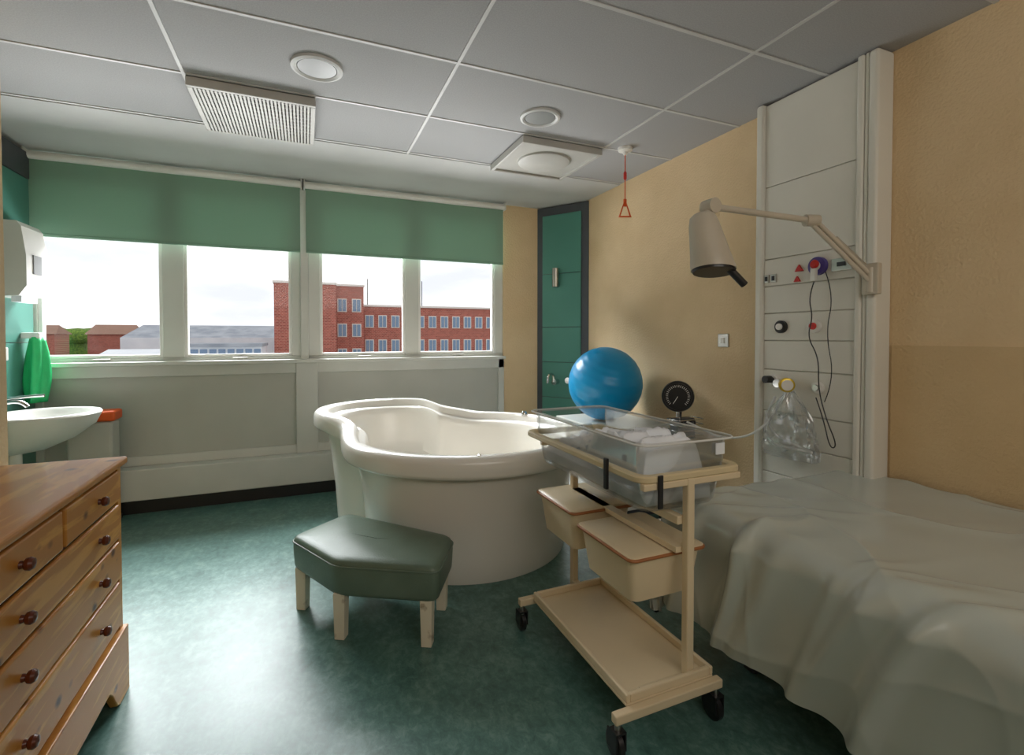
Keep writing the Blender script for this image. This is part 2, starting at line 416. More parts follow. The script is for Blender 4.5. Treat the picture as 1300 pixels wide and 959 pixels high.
pp+=rosette('gas_outlet_black',1.87,1.355,0.034,M['dark'],M['white'])
pp+=rosette('gas_outlet_white',1.68,1.355,0.034,M['white'],M['red'])
pp+=rosette('gas_outlet_lower',1.90,1.065,0.03,M['white'],M['dark'],0.05)
pp+=rosette('gas_outlet_spare',1.66,1.045,0.03,M['white'],M['steel'])
pp.append(boxes('small_sockets',[(PX-0.008,PX,1.905,1.940,1.60,1.645),(PX-0.008,PX,1.950,1.98,1.60,1.645),(PX-0.01,PX,1.50,1.60,1.62,1.68)],M['steel'],bevel=0.003))
pp.append(boxes('socket_pins',[(PX-0.012,PX-0.007,1.915,1.930,1.61,1.635),(PX-0.012,PX-0.007,1.959,1.972,1.61,1.635),(PX-0.014,PX-0.009,1.53,1.57,1.64,1.66)],M['dark']))
def tri(n,y,z,s):
    bm=bmesh.new()
    f=[bm.verts.new((PX-0.012,y+a*s,z+b*s)) for a,b in ((1,-.6),(-1,-.6),(0,1))]
    g=[bm.verts.new((PX-0.001,y+a*s,z+b*s)) for a,b in ((1,-.6),(-1,-.6),(0,1))]
    bm.faces.new(f); bm.faces.new(g[::-1])
    for i in range(3): bm.faces.new((f[i],g[i],g[(i+1)%3],f[(i+1)%3]))
    bmesh.ops.recalc_face_normals(bm,faces=bm.faces)
    return finish(n,bm,M['red'])
pp+=[tri('red_warning_badge',1.77,1.655,0.022),tri('red_warning_badge_low',1.78,1.60,0.018)]
pp.append(tube('handset_cable',[(PX-0.05,1.655,1.58),(PX-0.06,1.68,1.5),(PX-0.05,1.66,1.4),(PX-0.05,1.69,1.3),(PX-0.06,1.62,1.2),(PX-0.05,1.63,1.05),(PX-0.06,1.58,0.9),(PX-0.05,1.53,0.78),(PX-0.06,1.56,0.76),(PX-0.05,1.60,0.9),(PX-0.05,1.64,1.0)],0.0028,M['dark']))
pp.append(tube('handset_cable_b',[(PX-0.02,1.62,1.62),(PX-0.03,1.57,1.5),(PX-0.03,1.61,1.32),(PX-0.03,1.56,1.1),(PX-0.03,1.61,0.98)],0.0022,M['dark']))
pp.append(cyl('flowmeter_body',(PX-0.005,1.83,1.055),(PX-0.09,1.83,1.055),0.022,M['chrome']))
pp.append(lathe('flowmeter_dial',(PX-0.06,1.80,1.05),(-0.6,-0.8,0),[(0,0.036),(0.03,0.038),(0.034,0.03)],M['yellow'],seg=28))
pp.append(lathe('flowmeter_face',(PX-0.082,1.772,1.05),(-0.6,-0.8,0),[(0,0.028),(0.003,0.028)],M['white'],seg=24))
pp.append(cyl('flowmeter_knob',(PX-0.05,1.90,1.07),(PX-0.09,1.90,1.07),0.02,M['dark']))
pp.append(tube('oxygen_tube',[(PX-0.06,1.80,1.02),(PX-0.08,1.83,0.9),(PX-0.14,1.93,0.76),(PX-0.24,2.05,0.73),(PX-0.36,2.12,0.80),(PX-0.44,2.10,0.83)],0.006,M['lip']))
pp.append(tube('coiled_tube',[(PX-0.06,1.86,0.98),(PX-0.09,1.90,0.86),(PX-0.1,1.88,0.76),(PX-0.12,1.78,0.73),(PX-0.12,1.66,0.74),(PX-0.1,1.60,0.73),(PX-0.12,1.70,0.76),(PX-0.1,1.86,0.79),(PX-0.08,1.90,0.9)],0.007,M['lip']))
group('medical_services_panel',(RX,1.7,0),pp)
bm=bmesh.new(); rings=[]; n=40
for k in range(15):
    f=k/14; z=1.02-0.34*f
    w=0.02+0.13*math.sin(min(1,f*1.25)*math.pi/2); d=0.015+0.045*math.sin(f*math.pi*0.6)
    ring=[]
    for i in range(n):
        a=2*math.pi*i/n; nn=noise.noise(Vector((math.cos(a)*2.5,math.sin(a)*2.5,f*5)))
        rr=1+0.35*nn
        ring.append(bm.verts.new((PX-0.075+d*rr*math.cos(a),1.76+w*rr*math.sin(a),z+0.01*nn)))
    rings.append(ring)
for k in range(14):
    for i in range(n):
        j=(i+1)%n; bm.faces.new((rings[k][i],rings[k][j],rings[k+1][j],rings[k+1][i]))
bm.faces.new(rings[-1]); bmesh.ops.recalc_face_normals(bm,faces=bm.faces)
finish('oxygen_mask_bag',bm,M['bag'],smooth=False)

group('wall_switch',(RX,2.36,1.28),[box('plate',RX-0.010,RX,2.32,2.405,1.235,1.32,M['steel'],bevel=0.003),box('rocker',RX-0.016,RX-0.008,2.35,2.375,1.26,1.295,M['white'],bevel=0.002)])

# ---------------------------------------------------------------- exam lamp
lp=[]
P0=Vector((2.335,1.395,1.56)); P1=Vector((2.09,1.50,1.82)); P2=Vector((1.595,1.60,1.855))
lp.append(box('wall_bracket',2.325,2.357,1.36,1.43,1.49,1.63,M['lamp'],bevel=0.006))
lp.append(cyl('pivot_post',P0+Vector((-0.0,0,-0.06)),P0+Vector((0,0,0.05)),0.018,M['lamp']))
a,b=frame_axes(P1-P0)
for sgn in (-1,1):
    off=b*0.012*sgn
    lp.append(cyl('lower_arm',P0+off,P1+off,0.010,M['lamp']))
lp.append(lathe('elbow',P1-Vector((0.03,-0.01,0)),(0.9,-0.3,0.0),[(0,0.026),(0.06,0.026)],M['lamp']))
lp.append(cyl('spring',P0.lerp(P1,0.1)+Vector((0,0,0.035)),P0.lerp(P1,0.6)+Vector((0,0,0.03)),0.007,M['steel']))
lp.append(cyl('upper_arm',P1,P2,0.014,M['lamp']))
lp.append(lathe('head_joint',P2+Vector((0.0,0.03,0)),(0,-1,0),[(0,0.032),(0.06,0.032)],M['lamp']))
lp.append(cyl('head_neck',P2+Vector((0,0,0.01)),P2+Vector((-0.03,0,-0.06)),0.018,M['lamp']))
hd=Vector((0.045,-0.04,-0.30)); h0=P2+Vector((-0.05,0.0,-0.03))
a_,b_=frame_axes(hd); hdn=hd.normalized(); bm=bmesh.new(); rings=[]; seg=44
for s,r in [(0,0.012),(0.004,0.035),(0.016,0.050),(0.05,0.060),(0.12,0.070),(0.19,0.080),(0.235,0.088),(0.25,0.088),(0.245,0.080),(0.18,0.070)]:
    ring=[]
    for i in range(seg):
        an=2*math.pi*i/seg; off=a_*(r*math.cos(an))+b_*(r*math.sin(an))
        ring.append(bm.verts.new(h0+hdn*(s+0.25*off.x*(s/0.25))+off))
    rings.append(ring)
for k in range(len(rings)-1):
    for i in range(seg):
        j=(i+1)%seg; bm.faces.new((rings[k][i],rings[k][j],rings[k+1][j],rings[k+1][i]))
bm.faces.new(rings[0][::-1]); bm.faces.new(rings[-1])
bmesh.ops.recalc_face_normals(bm,faces=bm.faces)
lp.append(finish('lamp_shade',bm,M['lamp'],smooth=True,autosm=True))
e=h0+hdn*0.236
bm=bmesh.new(); ring=[]
for i in range(seg):
    an=2*math.pi*i/seg; off=a_*(0.082*math.cos(an))+b_*(0.082*math.sin(an)); ring.append(bm.verts.new(h0+hdn*(0.247+0.25*off.x)+off))
ring2=[bm.verts.new(v.co+hdn*0.012) for v in ring]
for i in range(seg):
    j=(i+1)%seg; bm.faces.new((ring[i],ring[j],ring2[j],ring2[i]))
bm.faces.new(ring2); bm.faces.new(ring[::-1]); bmesh.ops.recalc_face_normals(bm,faces=bm.faces)
lp.append(finish('lens_ring',bm,M['dark']))
lp.append(cyl('aim_handle',e+Vector((0.05,-0.04,-0.01)),e+Vector((0.115,-0.06,-0.075)),0.016,M['dark']))
group('examination_lamp',tuple(P0),lp)

# ---------------------------------------------------------------- birthing pool
Mc=Vector((0.80,3.24)); C1=Vector((0.97,3.01)); C2=Vector((0.55,3.55)); R1,R2=0.78,0.50
n=160; rr=[]
for i in range(n):
    a=2*math.pi*i/n; d=Vector((math.cos(a),math.sin(a))); v=[]
    for C,R in ((C1,R1),(C2,R2)):
        q=C-Mc; bb=d.dot(q); disc=bb*bb-(q.dot(q)-R*R); v.append(bb+math.sqrt(max(disc,0)))
    rr.append(max(v))
sm=[]
for i in range(n):
    s=0;w=0
    for k in range(-5,6):
        ww=math.exp(-(k/2.4)**2); s+=rr[(i+k)%n]*ww; w+=ww
    sm.append(s/w)
ax=(C2-C1).normalized()
def sst(a,b,x):
    t=max(0,min(1,(x-a)/(b-a))); return t*t*(3-2*t)
prof=[(0.17,0.0),(0.165,0.012),(0.158,0.12),(0.145,0.30),(0.12,0.46),(0.092,0.56),(0.085,0.585),(0.02,0.592),(0.006,0.60),(0.0,0.615),(0.0,0.67),(0.006,0.69),(0.02,0.702),(0.05,0.707),(0.085,0.704),(0.10,0.69),(0.106,0.665),(0.116,0.655),(0.145,0.65),(0.16,0.635),(0.17,0.60),(0.185,0.45),(0.21,0.30),(0.25,0.23),(0.33,0.20)]
rings=[]
for idx,(off,z) in enumerate(prof):
    ring=[]
    inner=idx>15
    for i in range(n):
        a=2*math.pi*i/n; d=Vector((math.cos(a),math.sin(a))); p=Mc+d*(sm[i]-off)
        s=(Mc+d*sm[i]-C1).dot(ax)
        lift=0.10*sst(0.30,0.85,s)
        zz=z+lift*sst(0.30,0.60,z)
        if inner and z<0.6: zz=max(zz, z+lift*2.0)
        ring.append((p.x,p.y,zz))
    rings.append(ring)
cr=[(Mc.x+(p[0]-Mc.x)*0.4,Mc.y+(p[1]-Mc.y)*0.4,0.20+(p[2]-0.20)*0.3) for p in rings[-1]]
rings.append(cr)
body=loft('pool_shell',rings,M['acryl'])
group('birthing_pool',(0.97,3.01,0),[body,
   lathe('drain',(0.95,3.0,0.215),(0,0,1),[(0,0.035),(0.006,0.03),(0.008,0)],M['chrome']),
   lathe('overflow_button',(0.80,2.31,0.705),(0,0,1),[(0,0.012),(0.006,0.01),(0.008,0)],M['chrome'],seg=16),
   lathe('control_knob',(1.55,3.42,0.70),(0,0,1),[(0,0.022),(0.02,0.022),(0.03,0.014),(0.032,0)],M['chrome'],seg=20)])

# ---------------------------------------------------------------- stool
poly=[(-0.07,2.56),(0.11,2.19),(0.50,1.96),(0.65,2.25),(0.20,2.78)]
cx=sum(p[0] for p in poly)/5; cy=sum(p[1] for p in poly)/5
def rpoly(k,z,rad=0.045,n_=7):
    P=[Vector((cx+(x-cx)*k,cy+(y-cy)*k)) for x,y in poly]; out=[]
    for i in range(5):
        p=P[i]; a=(P[i-1]-p).normalized(); b=(P[(i+1)%5]-p).normalized()
        s=p+a*rad; e_=p+b*rad
        for t_ in range(n_+1):
            t=t_/n_; q=s*(1-t)**2+p*2*t*(1-t)+e_*t*t; out.append((q.x,q.y,z))
    return out
seat=loft('padded_seat',[rpoly(0.95,0.195),rpoly(0.975,0.20),rpoly(0.99,0.215),rpoly(1.0,0.26),rpoly(1.005,0.30),rpoly(1.0,0.325),rpoly(0.98,0.340),rpoly(0.94,0.348),rpoly(0.8,0.354),rpoly(0.4,0.360),rpoly(0.05,0.361,rad=0.01)],M['vinyl'])
sp=[seat, tube('seat_piping',rpoly(1.005,0.322),0.004,M['vinyl'],smooth=False,cyclic=True)]
for i,(x,y) in enumerate(poly):
    lx=cx+(x-cx)*0.85; ly=cy+(y-cy)*0.85
    bm=bmesh.new(); addbox(bm,-0.026,0.026,-0.026,0.026,0,0.202)
    for v in bm.verts:
        if v.co.z<0.1: v.co.x*=0.85; v.co.y*=0.85
    bmesh.ops.rotate(bm,verts=bm.verts,cent=(0,0,0),matrix=Matrix.Rotation(-0.5,3,'Z'))
    bmesh.ops.translate(bm,verts=bm.verts,vec=(lx,ly,0))
    sp.append(finish('leg_%d'%(i+1),bm,M['cwood'],bevel=0.003))
group('footstool',(cx,cy,0),sp)

# ---------------------------------------------------------------- pine chest of drawers
dp=[]; DX0,DX1,DY0,DY1=-1.04,-0.635,1.25,2.19
dp.append(box('carcass',DX0,DX1,DY0,DY1,0.16,0.835,M['pine'],bevel=0.003))
dp.append(box('top_board',DX0-0.005,DX1+0.03,DY0-0.025,DY1+0.02,0.835,0.862,M['pine'],bevel=0.009,seg=3))
rows=[(0.712,0.822),(0.578,0.700),(0.432,0.566),(0.262,0.420)]
fr=[];kn=[]
dp.append(boxes('drawer_gaps',[(DX1,DX1+0.002,DY0+0.03,DY1-0.03,0.25,0.828)],M['gap']))
for r,(a,b) in enumerate(rows):
    spans=[(DY0+0.035,1.715),(1.73,DY1-0.035)] if r==0 else [(DY0+0.035,DY1-0.035)]
    for s in spans: fr.append((DX1+0.001,DX1+0.018,s[0],s[1],a,b))
    for yk in (1.49,1.965): kn.append((yk,(a+b)/2))
dp.append(boxes('drawer_fronts',fr,M['pine'],bevel=0.006))
dp.append(boxes('face_rails',[(DX1,DX1+0.012,DY0,DY0+0.03,0.16,0.835),(DX1,DX1+0.012,DY1-0.03,DY1,0.16,0.835)],M['pine'],bevel=0.002))
for yk,zk in kn:
    dp.append(lathe('knob',(DX1+0.017,yk,zk),(1,0,0),[(0,0.010),(0.008,0.008),(0.012,0.014),(0.020,0.016),(0.027,0.012),(0.030,0.0)],M['knob'],seg=20))
def plinth(name,p0,p1,th,h0,h1):
    p0=Vector(p0);p1=Vector(p1);d=p1-p0;L=d.length;d.normalize();nn=Vector((-d.y,d.x,0))
    bm=bmesh.new(); N_=40; fr=[]
    for i in range(N_+1):
        s=L*i/N_; e=min(s,L-s)
        zb=0.0 if e<0.10 else 0.10*sst(0.10,0.20,e)
        row=[]
        for t in (0,th):
            q=p0+d*s+nn*t
            row+= [bm.verts.new((q.x,q.y,zb)),bm.verts.new((q.x,q.y,h1))]
        fr.append(row)
    for i in range(N_):
        a=fr[i];b=fr[i+1]
        bm.faces.new((a[0],b[0],b[1],a[1])); bm.faces.new((a[2],a[3],b[3],b[2])); bm.faces.new((a[1],b[1],b[3],a[3])); bm.faces.new((a[0],a[2],b[2],b[0]))
    bm.faces.new((fr[0][0],fr[0][1],fr[0][3],fr[0][2])); bm.faces.new((fr[-1][0],fr[-1][2],fr[-1][3],fr[-1][1]))
    bmesh.ops.recalc_face_normals(bm,faces=bm.faces)
    return finish(name,bm,M['pine'],bevel=0.004)
dp.append(plinth('plinth_front',(DX1+0.025,DY0-0.01,0),(DX1+0.025,DY1+0.015,0),0.025,0,0.24))
dp.append(plinth('plinth_end_far',(DX1+0.001,DY1+0.015,0),(DX0,DY1+0.015,0),0.02,0,0.17))
dp.append(plinth('plinth_end_near',(DX0,DY0-0.01,0),(DX1+0.001,DY0-0.01,0),0.02,0,0.17))
group('chest_of_drawers',(-0.82,1.72,0),dp)

# ---------------------------------------------------------------- wash basin
bp_=[]
bcx,bcy=-1.47,3.84
def ell(ax_,by,z,n=56,ox=0,bk=-1.735):
    pts=[]
    for i in range(n):
        a=2*math.pi*i/n; x=bcx+ox+ax_*math.cos(a); y=bcy+by*math.sin(a)
        pts.append((max(x,bk),y,z))
    return pts
bp_.append(loft('bowl',[ell(0.06,0.06,0.60,ox=-0.15),ell(0.12,0.12,0.62,ox=-0.10),ell(0.20,0.20,0.68,ox=-0.05),ell(0.25,0.25,0.76),ell(0.272,0.28,0.81),ell(0.28,0.29,0.828),ell(0.273,0.284,0.838),ell(0.24,0.25,0.838,bk=-1.64),ell(0.22,0.23,0.82,bk=-1.62),ell(0.17,0.18,0.74,bk=-1.60),ell(0.09,0.09,0.69,bk=-1.55),ell(0.02,0.02,0.685,bk=-1.55)],M['white']))
bp_.append(cyl('lever_tap_body',(-1.735,3.84,0.90),(-1.66,3.84,0.90),0.022,M['chrome']))
bp_.append(tube('tap_spout',[(-1.67,3.84,0.90),(-1.62,3.84,0.915),(-1.56,3.84,0.91),(-1.54,3.84,0.88)],0.012,M['chrome']))
bp_.append(tube('tap_lever',[(-1.67,3.84,0.92),(-1.62,3.84,0.94),(-1.46,3.84,0.945)],0.009,M['chrome']))
bp_.append(cyl('waste_pipe',(-1.60,3.84,0.45),(-1.60,3.84,0.62),0.03,M['white']))
bp_.append(tube('trap',[(-1.60,3.84,0.46),(-1.60,3.84,0.38),(-1.64,3.84,0.38),(-1.73,3.84,0.42)],0.022,M['white']))
group('wash_basin',(-1.73,3.84,0.6),bp_)

def dispenser(y0,y1,z0,z1,dep):
    prof=[(0,z0),(dep*0.75,z0+0.01),(dep,z0+0.07),(dep,z0+(z1-z0)*0.55),(dep*0.85,z1-0.03),(dep*0.7,z1),(0,z1)]
    rings=[[ (-1.738+d,y,z) for d,z in prof] for y in (y0,y1)]
    return loft('housing',rings,M['white'],smooth=False)
group('paper_towel_dispenser',(-1.73,4.1,1.5),[dispenser(3.98,4.26,1.55,2.02,0.15),
   box('window_slot',-1.59,-1.582,4.06,4.16,1.70,1.82,M['glassd']),
   box('paper',-1.68,-1.63,4.02,4.22,1.52,1.56,M['linen'])])
group('soap_dispenser',(-1.73,3.8,1.2),[box('housing',-1.738,-1.64,3.73,3.84,1.18,1.40,M['white'],bevel=0.02,seg=4),box('push_lever',-1.65,-1.61,3.75,3.82,1.16,1.24,M['white'],bevel=0.008)])
bm=bmesh.new(); rings=[]
for k in range(14):
    f=k/13; z=1.30-0.44*f; rings.append([bm.verts.new((-1.67+(0.034+0.028*math.sin(f*2.6))*math.cos(2*math.pi*i/28)*(1+0.25*math.sin(5*2*math.pi*i/28+f*3)),4.30+(0.04+0.035*f)*math.sin(2*math.pi*i/28)*(1+0.2*math.cos(4*2*math.pi*i/28)),z)) for i in range(28)])
for k in range(13):
    for i in range(28):
        j=(i+1)%28; bm.faces.new((rings[k][i],rings[k][j],rings[k+1][j],rings[k+1][i]))
bm.faces.new(rings[0][::-1]); bm.faces.new(rings[-1]); bmesh.ops.recalc_face_normals(bm,faces=bm.faces)
group('hanging_plastic_apron',(-1.7,4.30,1.2),[finish('apron_folds',bm,M['green'],smooth=True),box('apron_hook',-1.74,-1.64,4.26,4.34,1.29,1.33,M['white'],bevel=0.008)])
group('pedal_bin',(-1.36,4.24,0),[box('body',-1.48,-1.225,4.16,4.315,0.03,0.72,M['paint'],bevel=0.02,seg=3),
  box('orange_lid',-1.49,-1.21,4.15,4.322,0.72,0.79,M['orange'],bevel=0.015,seg=3),box('pedal',-1.42,-1.33,4.12,4.16,0.02,0.04,M['dark'],bevel=0.004),
  box('base',-1.485,-1.22,4.155,4.32,0,0.03,M['dark'])])

# ---------------------------------------------------------------- ball on low cabinet
group('low_cabinet',(2.16,3.18,0),[box('carcass',1.90,2.45,2.86,3.50,0.06,0.63,M['white'],bevel=0.004),
  box('worktop',1.88,2.455,2.84,3.52,0.63,0.66,M['paint2'],bevel=0.006),
  boxes('doors',[(1.885,1.90,2.87,3.175,0.08,0.62),(1.885,1.90,3.185,3.49,0.08,0.62)],M['white'],bevel=0.004),
  cyl('handle_a',(1.87,3.15,0.40),(1.87,3.15,0.52),0.006,M['steel']),cyl('handle_b',(1.87,3.21,0.40),(1.87,3.21,0.52),0.006,M['steel']),
  box('plinth',1.93,2.44,2.88,3.48,0,0.06,M['char'])])
bc=Vector((2.125,3.18,0.9425))
bm=bmesh.new(); bmesh.ops.create_uvsphere(bm,u_segments=72,v_segments=160,radius=0.28)
for v in bm.verts:
    lat=math.asin(max(-1,min(1,v.co.z/0.28)))
    g=1+0.003*math.cos(lat*30)*(1 if abs(lat)<1.15 else 0)
    v.co=v.co*g
bmesh.ops.rotate(bm,verts=bm.verts,cent=(0,0,0),matrix=Matrix.Rotation(math.radians(25),3,'X'))
bmesh.ops.translate(bm,verts=bm.verts,vec=bc)
finish('exercise_ball',bm,M['blue'],smooth=True)

# ---------------------------------------------------------------- blood pressure gauge on stand
gx,gy=2.30,2.58; dc=Vector((-0.66,-0.75,0)).normalized(); gc=Vector((gx,gy,0.905))
bpz=[lathe('gauge_case',gc,dc,[(0,0.07),(0.01,0.098),(0.035,0.104),(0.045,0.10),(0.045,0.09),(0.038,0.088),(0.038,0)],M['dark'],seg=40)]
bpz.append(lathe('gauge_dial',gc+dc*0.0385,dc,[(0,0.083),(0.002,0.083)],M['black'],seg=36))
aa,bb=frame_axes(dc)
bm=bmesh.new()
for i in range(28):
    a=math.radians(-225+270*i/27); u=aa*math.cos(a)+bb*math.sin(a); w=aa*-math.sin(a)+bb*math.cos(a)
    q=[gc+dc*0.0412+u*r+w*s for r,s in ((0.062,-0.0015),(0.062,0.0015),(0.077,0.0015),(0.077,-0.0015))]
    bm.faces.new([bm.verts.new(p) for p in q])
bpz.append(finish('dial_ticks',bm,M['white']))
bpz.append(cyl('needle',gc+dc*0.043,gc+dc*0.043+aa*0.03+bb*0.05,0.002,M['white'],seg=6))
bpz.append(cyl('pole',(gx+0.02,gy+0.02,0.06),(gx+0.02,gy+0.02,0.86),0.013,M['chrome']))
bpz.append(box('basket_back',gx-0.07,gx+0.09,gy-0.07,gy+0.0,0.62,0.76,M['char'],bevel=0.01))
for k in range(5):
    bpz.append(tube('basket_wire',[(x,y,0.62+0.035*k) for x,y,_ in rrect(gx-0.10,gx+0.12,gy-0.12,gy+0.0,0,0.02,3)],0.003,M['chrome'],smooth=False,cyclic=True))
bpz.append(tube('cuff_hose',[(gx,gy-0.03,0.80),(gx-0.06,gy-0.08,0.74),(gx+0.02,gy-0.13,0.70),(gx+0.06,gy-0.1,0.78),(gx-0.03,gy-0.06,0.70)],0.007,M['dark']))
for k in range(5):
    a=2*math.pi*k/5+0.3; ex,ey=gx+0.02+0.15*math.cos(a),gy+0.02+0.15*math.sin(a)
    bpz.append(cyl('foot',(gx+0.02,gy+0.02,0.07),(ex,ey,0.055),0.012,M['chrome'])); bpz.append(cyl('castor',(ex-0.01,ey,0.025),(ex+0.01,ey,0.025),0.025,M['dark']))
group('blood_pressure_monitor',(gx,gy,0),bpz)

# ---------------------------------------------------------------- bassinet trolley
t=[]
RX0,RX1,RY0,RY1=0.985,1.435,1.27,2.17; ZR=0.835
outer=rrect(RX0,RX1,RY0,RY1,ZR,0.05); inner_=rrect(RX0+0.03,RX1-0.03,RY0+0.03,RY1-0.03,ZR,0.035)
t.append(loft('cot_frame_rim',[[(x,y,ZR-0.012) for x,y,_ in outer],[(x,y,ZR+0.012) for x,y,_ in outer],[(x,y,ZR+0.012) for x,y,_ in inner_],[(x,y,ZR-0.012) for x,y,_ in inner_]],M['rim'],close=True))
t[-1].modifiers.new('b','BEVEL').width=0.005
def rr2(k,z,r=0.05): return rrect(RX0+0.035+k,RX1-0.035-k,RY0+0.035+k,RY1-0.035-k,z,r)
t.append(loft('clear_cot_tub',[rr2(0.03,0.705),rr2(0.022,0.72),rr2(0.0,0.86),rr2(-0.004,0.935),rr2(-0.02,0.94),rr2(-0.02,0.946),rr2(0.001,0.946),rr2(0.004,0.86),rr2(0.026,0.722),rr2(0.034,0.71)],M['clear']))
t.append(tube('tub_lip',[p for p in rr2(-0.02,0.943)],0.004,M['lip'],smooth=False,cyclic=True))  # bright edge of the clear plastic put into a pale tube colour
t.append(box('cot_mattress',RX0+0.075,RX1-0.075,RY0+0.075,RY1-0.075,0.715,0.765,M['linen'],bevel=0.015,seg=3))
def cloth(name,x0,x1,y0,y1,z,amp,seed,m,base=0.0):
    bm=bmesh.new(); nx,ny=60,100; V=[]
    for i in range(nx+1):
        row=[]
        for j in range(ny+1):
            x=x0+(x1-x0)*i/nx; y=y0+(y1-y0)*j/ny
            e=min(i,nx-i,j,ny-j)/8.0
            h=base+(0.5+0.5*noise.noise(Vector((x*9+seed,y*7,seed))))*amp+(1-abs(noise.noise(Vector((x*11+y*5,y*10+seed,2)))))**5*amp*0.5
            se=min(1,e); se=se*se*(3-2*se)
            row.append(bm.verts.new((x+0.01*noise.noise(Vector((x*8,y*8,seed+5))),y+0.012*noise.noise(Vector((x*8,y*8,seed+9))),z+(h+0.01)*se)))
        V.append(row)
    for i in range(nx):
        for j in range(ny): bm.faces.new((V[i][j],V[i+1][j],V[i+1][j+1],V[i][j+1]))
    bmesh.ops.recalc_face_normals(bm,faces=bm.faces)
    return finish(name,bm,m,smooth=True)
t.append(cloth('cot_sheet',RX0+0.07,RX1-0.07,RY0+0.07,RY1-0.07,0.765,0.06,1.3,M['linen']))
t.append(cloth('folded_blanket',RX0+0.08,RX1-0.08,RY0+0.09,RY0+0.46,0.785,0.08,7.7,M['linen'],base=0.055))
t.append(cloth('patterned_gown',RX0+0.10,RX1-0.12,RY0+0.40,RY0+0.66,0.785,0.06,3.7,M['linen2'],base=0.03))
t.append(box('name_card',1.33,1.37,1.298,1.301,0.885,0.925,M['linen']))
t.append(cyl('baby_bottle',(1.12,1.98,0.85),(1.20,1.90,0.88),0.03,M['clear']))
t.append(boxes('posts',[(1.178,1.208,1.268,1.298,0.14,0.825),(1.16,1.19,2.00,2.03,0.14,0.825)],M['beige'],bevel=0.005))
t.append(boxes('under_rails',[(1.16,1.19,1.298,2.00,0.66,0.69),(1.0,1.42,1.272,1.296,0.80,0.823),(1.0,1.42,2.004,2.028,0.80,0.823),(1.0,1.27,1.27,1.30,0.125,0.15)],M['beige'],bevel=0.004))
t.append(boxes('base_tray',[(0.92,1.275,1.25,1.93,0.135,0.147),(0.92,0.935,1.25,1.93,0.147,0.175),(1.26,1.275,1.25,1.93,0.147,0.175),(0.935,1.26,1.25,1.265,0.147,0.175),(0.935,1.26,1.915,1.93,0.147,0.175)],M['beige'],bevel=0.004))
t.append(boxes('cross_bars',[(0.86,1.29,1.935,1.965,0.115,0.145),(0.86,1.29,1.22,1.248,0.115,0.145),(1.16,1.19,1.935,2.03,0.115,0.145)],M['beige'],bevel=0.004))
for x in (0.875,1.27):
    for y_ in (1.95,1.234):
        t.append(cyl('castor_stem',(x,y_,0.07),(x,y_,0.118),0.010,M['steel']))
        t.append(boxes('castor_fork',[(x-0.019,x-0.014,y_-0.02,y_+0.03,0.035,0.09),(x+0.014,x+0.019,y_-0.02,y_+0.03,0.035,0.09),(x-0.019,x+0.019,y_-0.02,y_+0.02,0.088,0.094)],M['dark']))
        t.append(lathe('castor_wheel',(x-0.012,y_+0.012,0.042),(1,0,0),[(0,0.034),(0.004,0.042),(0.020,0.042),(0.024,0.034)],M['dark'],seg=28))
def drawer(x0,x1,y0,y1,z0,z1):
    r=0.03
    L=[[(x,y,z0) for x,y,_ in rrect(x0+0.03,x1-0.03,y0+0.03,y1-0.03,0,r)],
       [(x,y,z1-0.02) for x,y,_ in rrect(x0+0.01,x1-0.01,y0+0.01,y1-0.01,0,r)]]
    o=[loft('drawer_bin',L,M['beige'],smooth=True)]
    o.append(loft('drawer_lid',[rrect(x0,x1,y0,y1,z1-0.02,0.025),rrect(x0,x1,y0,y1,z1-0.004,0.025),rrect(x0+0.01,x1-0.01,y0+0.01,y1-0.01,z1,0.02)],M['beige'],smooth=True))
    o.append(tube('drawer_trim',[(x,y,z1-0.012) for x,y,_ in rrect(x0,x1,y0,y1,0,0.025)],0.006,M['tan'],smooth=False,cyclic=True))
    return o
t+=drawer(1.00,1.31,1.73,2.07,0.41,0.585)
t+=drawer(0.995,1.32,1.33,1.69,0.39,0.56)
t.append(boxes('drawer_runners',[(1.155,1.195,1.30,2.00,0.565,0.585)],M['beige']))
t.append(boxes('tub_latches',[(0.975,0.987,1.45,1.47,0.76,0.87),(1.05,1.07,1.262,1.27,0.74,0.85)],M['dark'],bevel=0.003))
group('bassinet_trolley',(1.17,1.65,0),t)

# ---------------------------------------------------------------- bed
BX0,BX1,BY0,BY1,BZ=1.385,2.40,-0.40,1.62,0.65
bd=[box('mattress',BX0+0.04,BX1-0.01,BY0+0.03,BY1-0.03,0.49,BZ-0.03,M['matt'],bevel=0.04,seg=4)]
bd.append(boxes('bed_base',[(BX0+0.12,BX1-0.03,BY0+0.05,BY1-0.08,0.40,0.49)],M['paint'],bevel=0.01))
bd.append(boxes('bed_legs',[(x-0.025,x+0.025,y-0.025,y+0.025,0.0,0.40) for x in (BX0+0.22,BX1-0.12) for y in (BY0+0.15,BY1-0.25)],M['char'],bevel=0.004))
bm=bmesh.new()
DL,DE=0.42,0.40
xs=[BX0-DL+ (BX1+0.05-(BX0-DL))*i/280 for i in range(281)]
ys=[BY0-DE+ (BY1+DE-(BY0-DE))*j/460 for j in range(461)]
rnd=random.Random(23)
folds=[]; q_=BY0-0.9
while q_<BY1+1.2:
    folds.append((q_,rnd.uniform(0.016,0.045),rnd.uniform(0.008,0.030),rnd.uniform(0.10,0.60),rnd.uniform(0.25,0.9)))
    q_+=rnd.uniform(0.09,0.20)
R=0.08
def wrap(e):
    if e<=-R: return (e,0)
    s=e+R; arc=R*math.pi/2
    if s<arc: a=s/R; return (-R+R*math.sin(a),R*(1-math.cos(a)))
    return (0.0,R+(s-arc))
V=[]
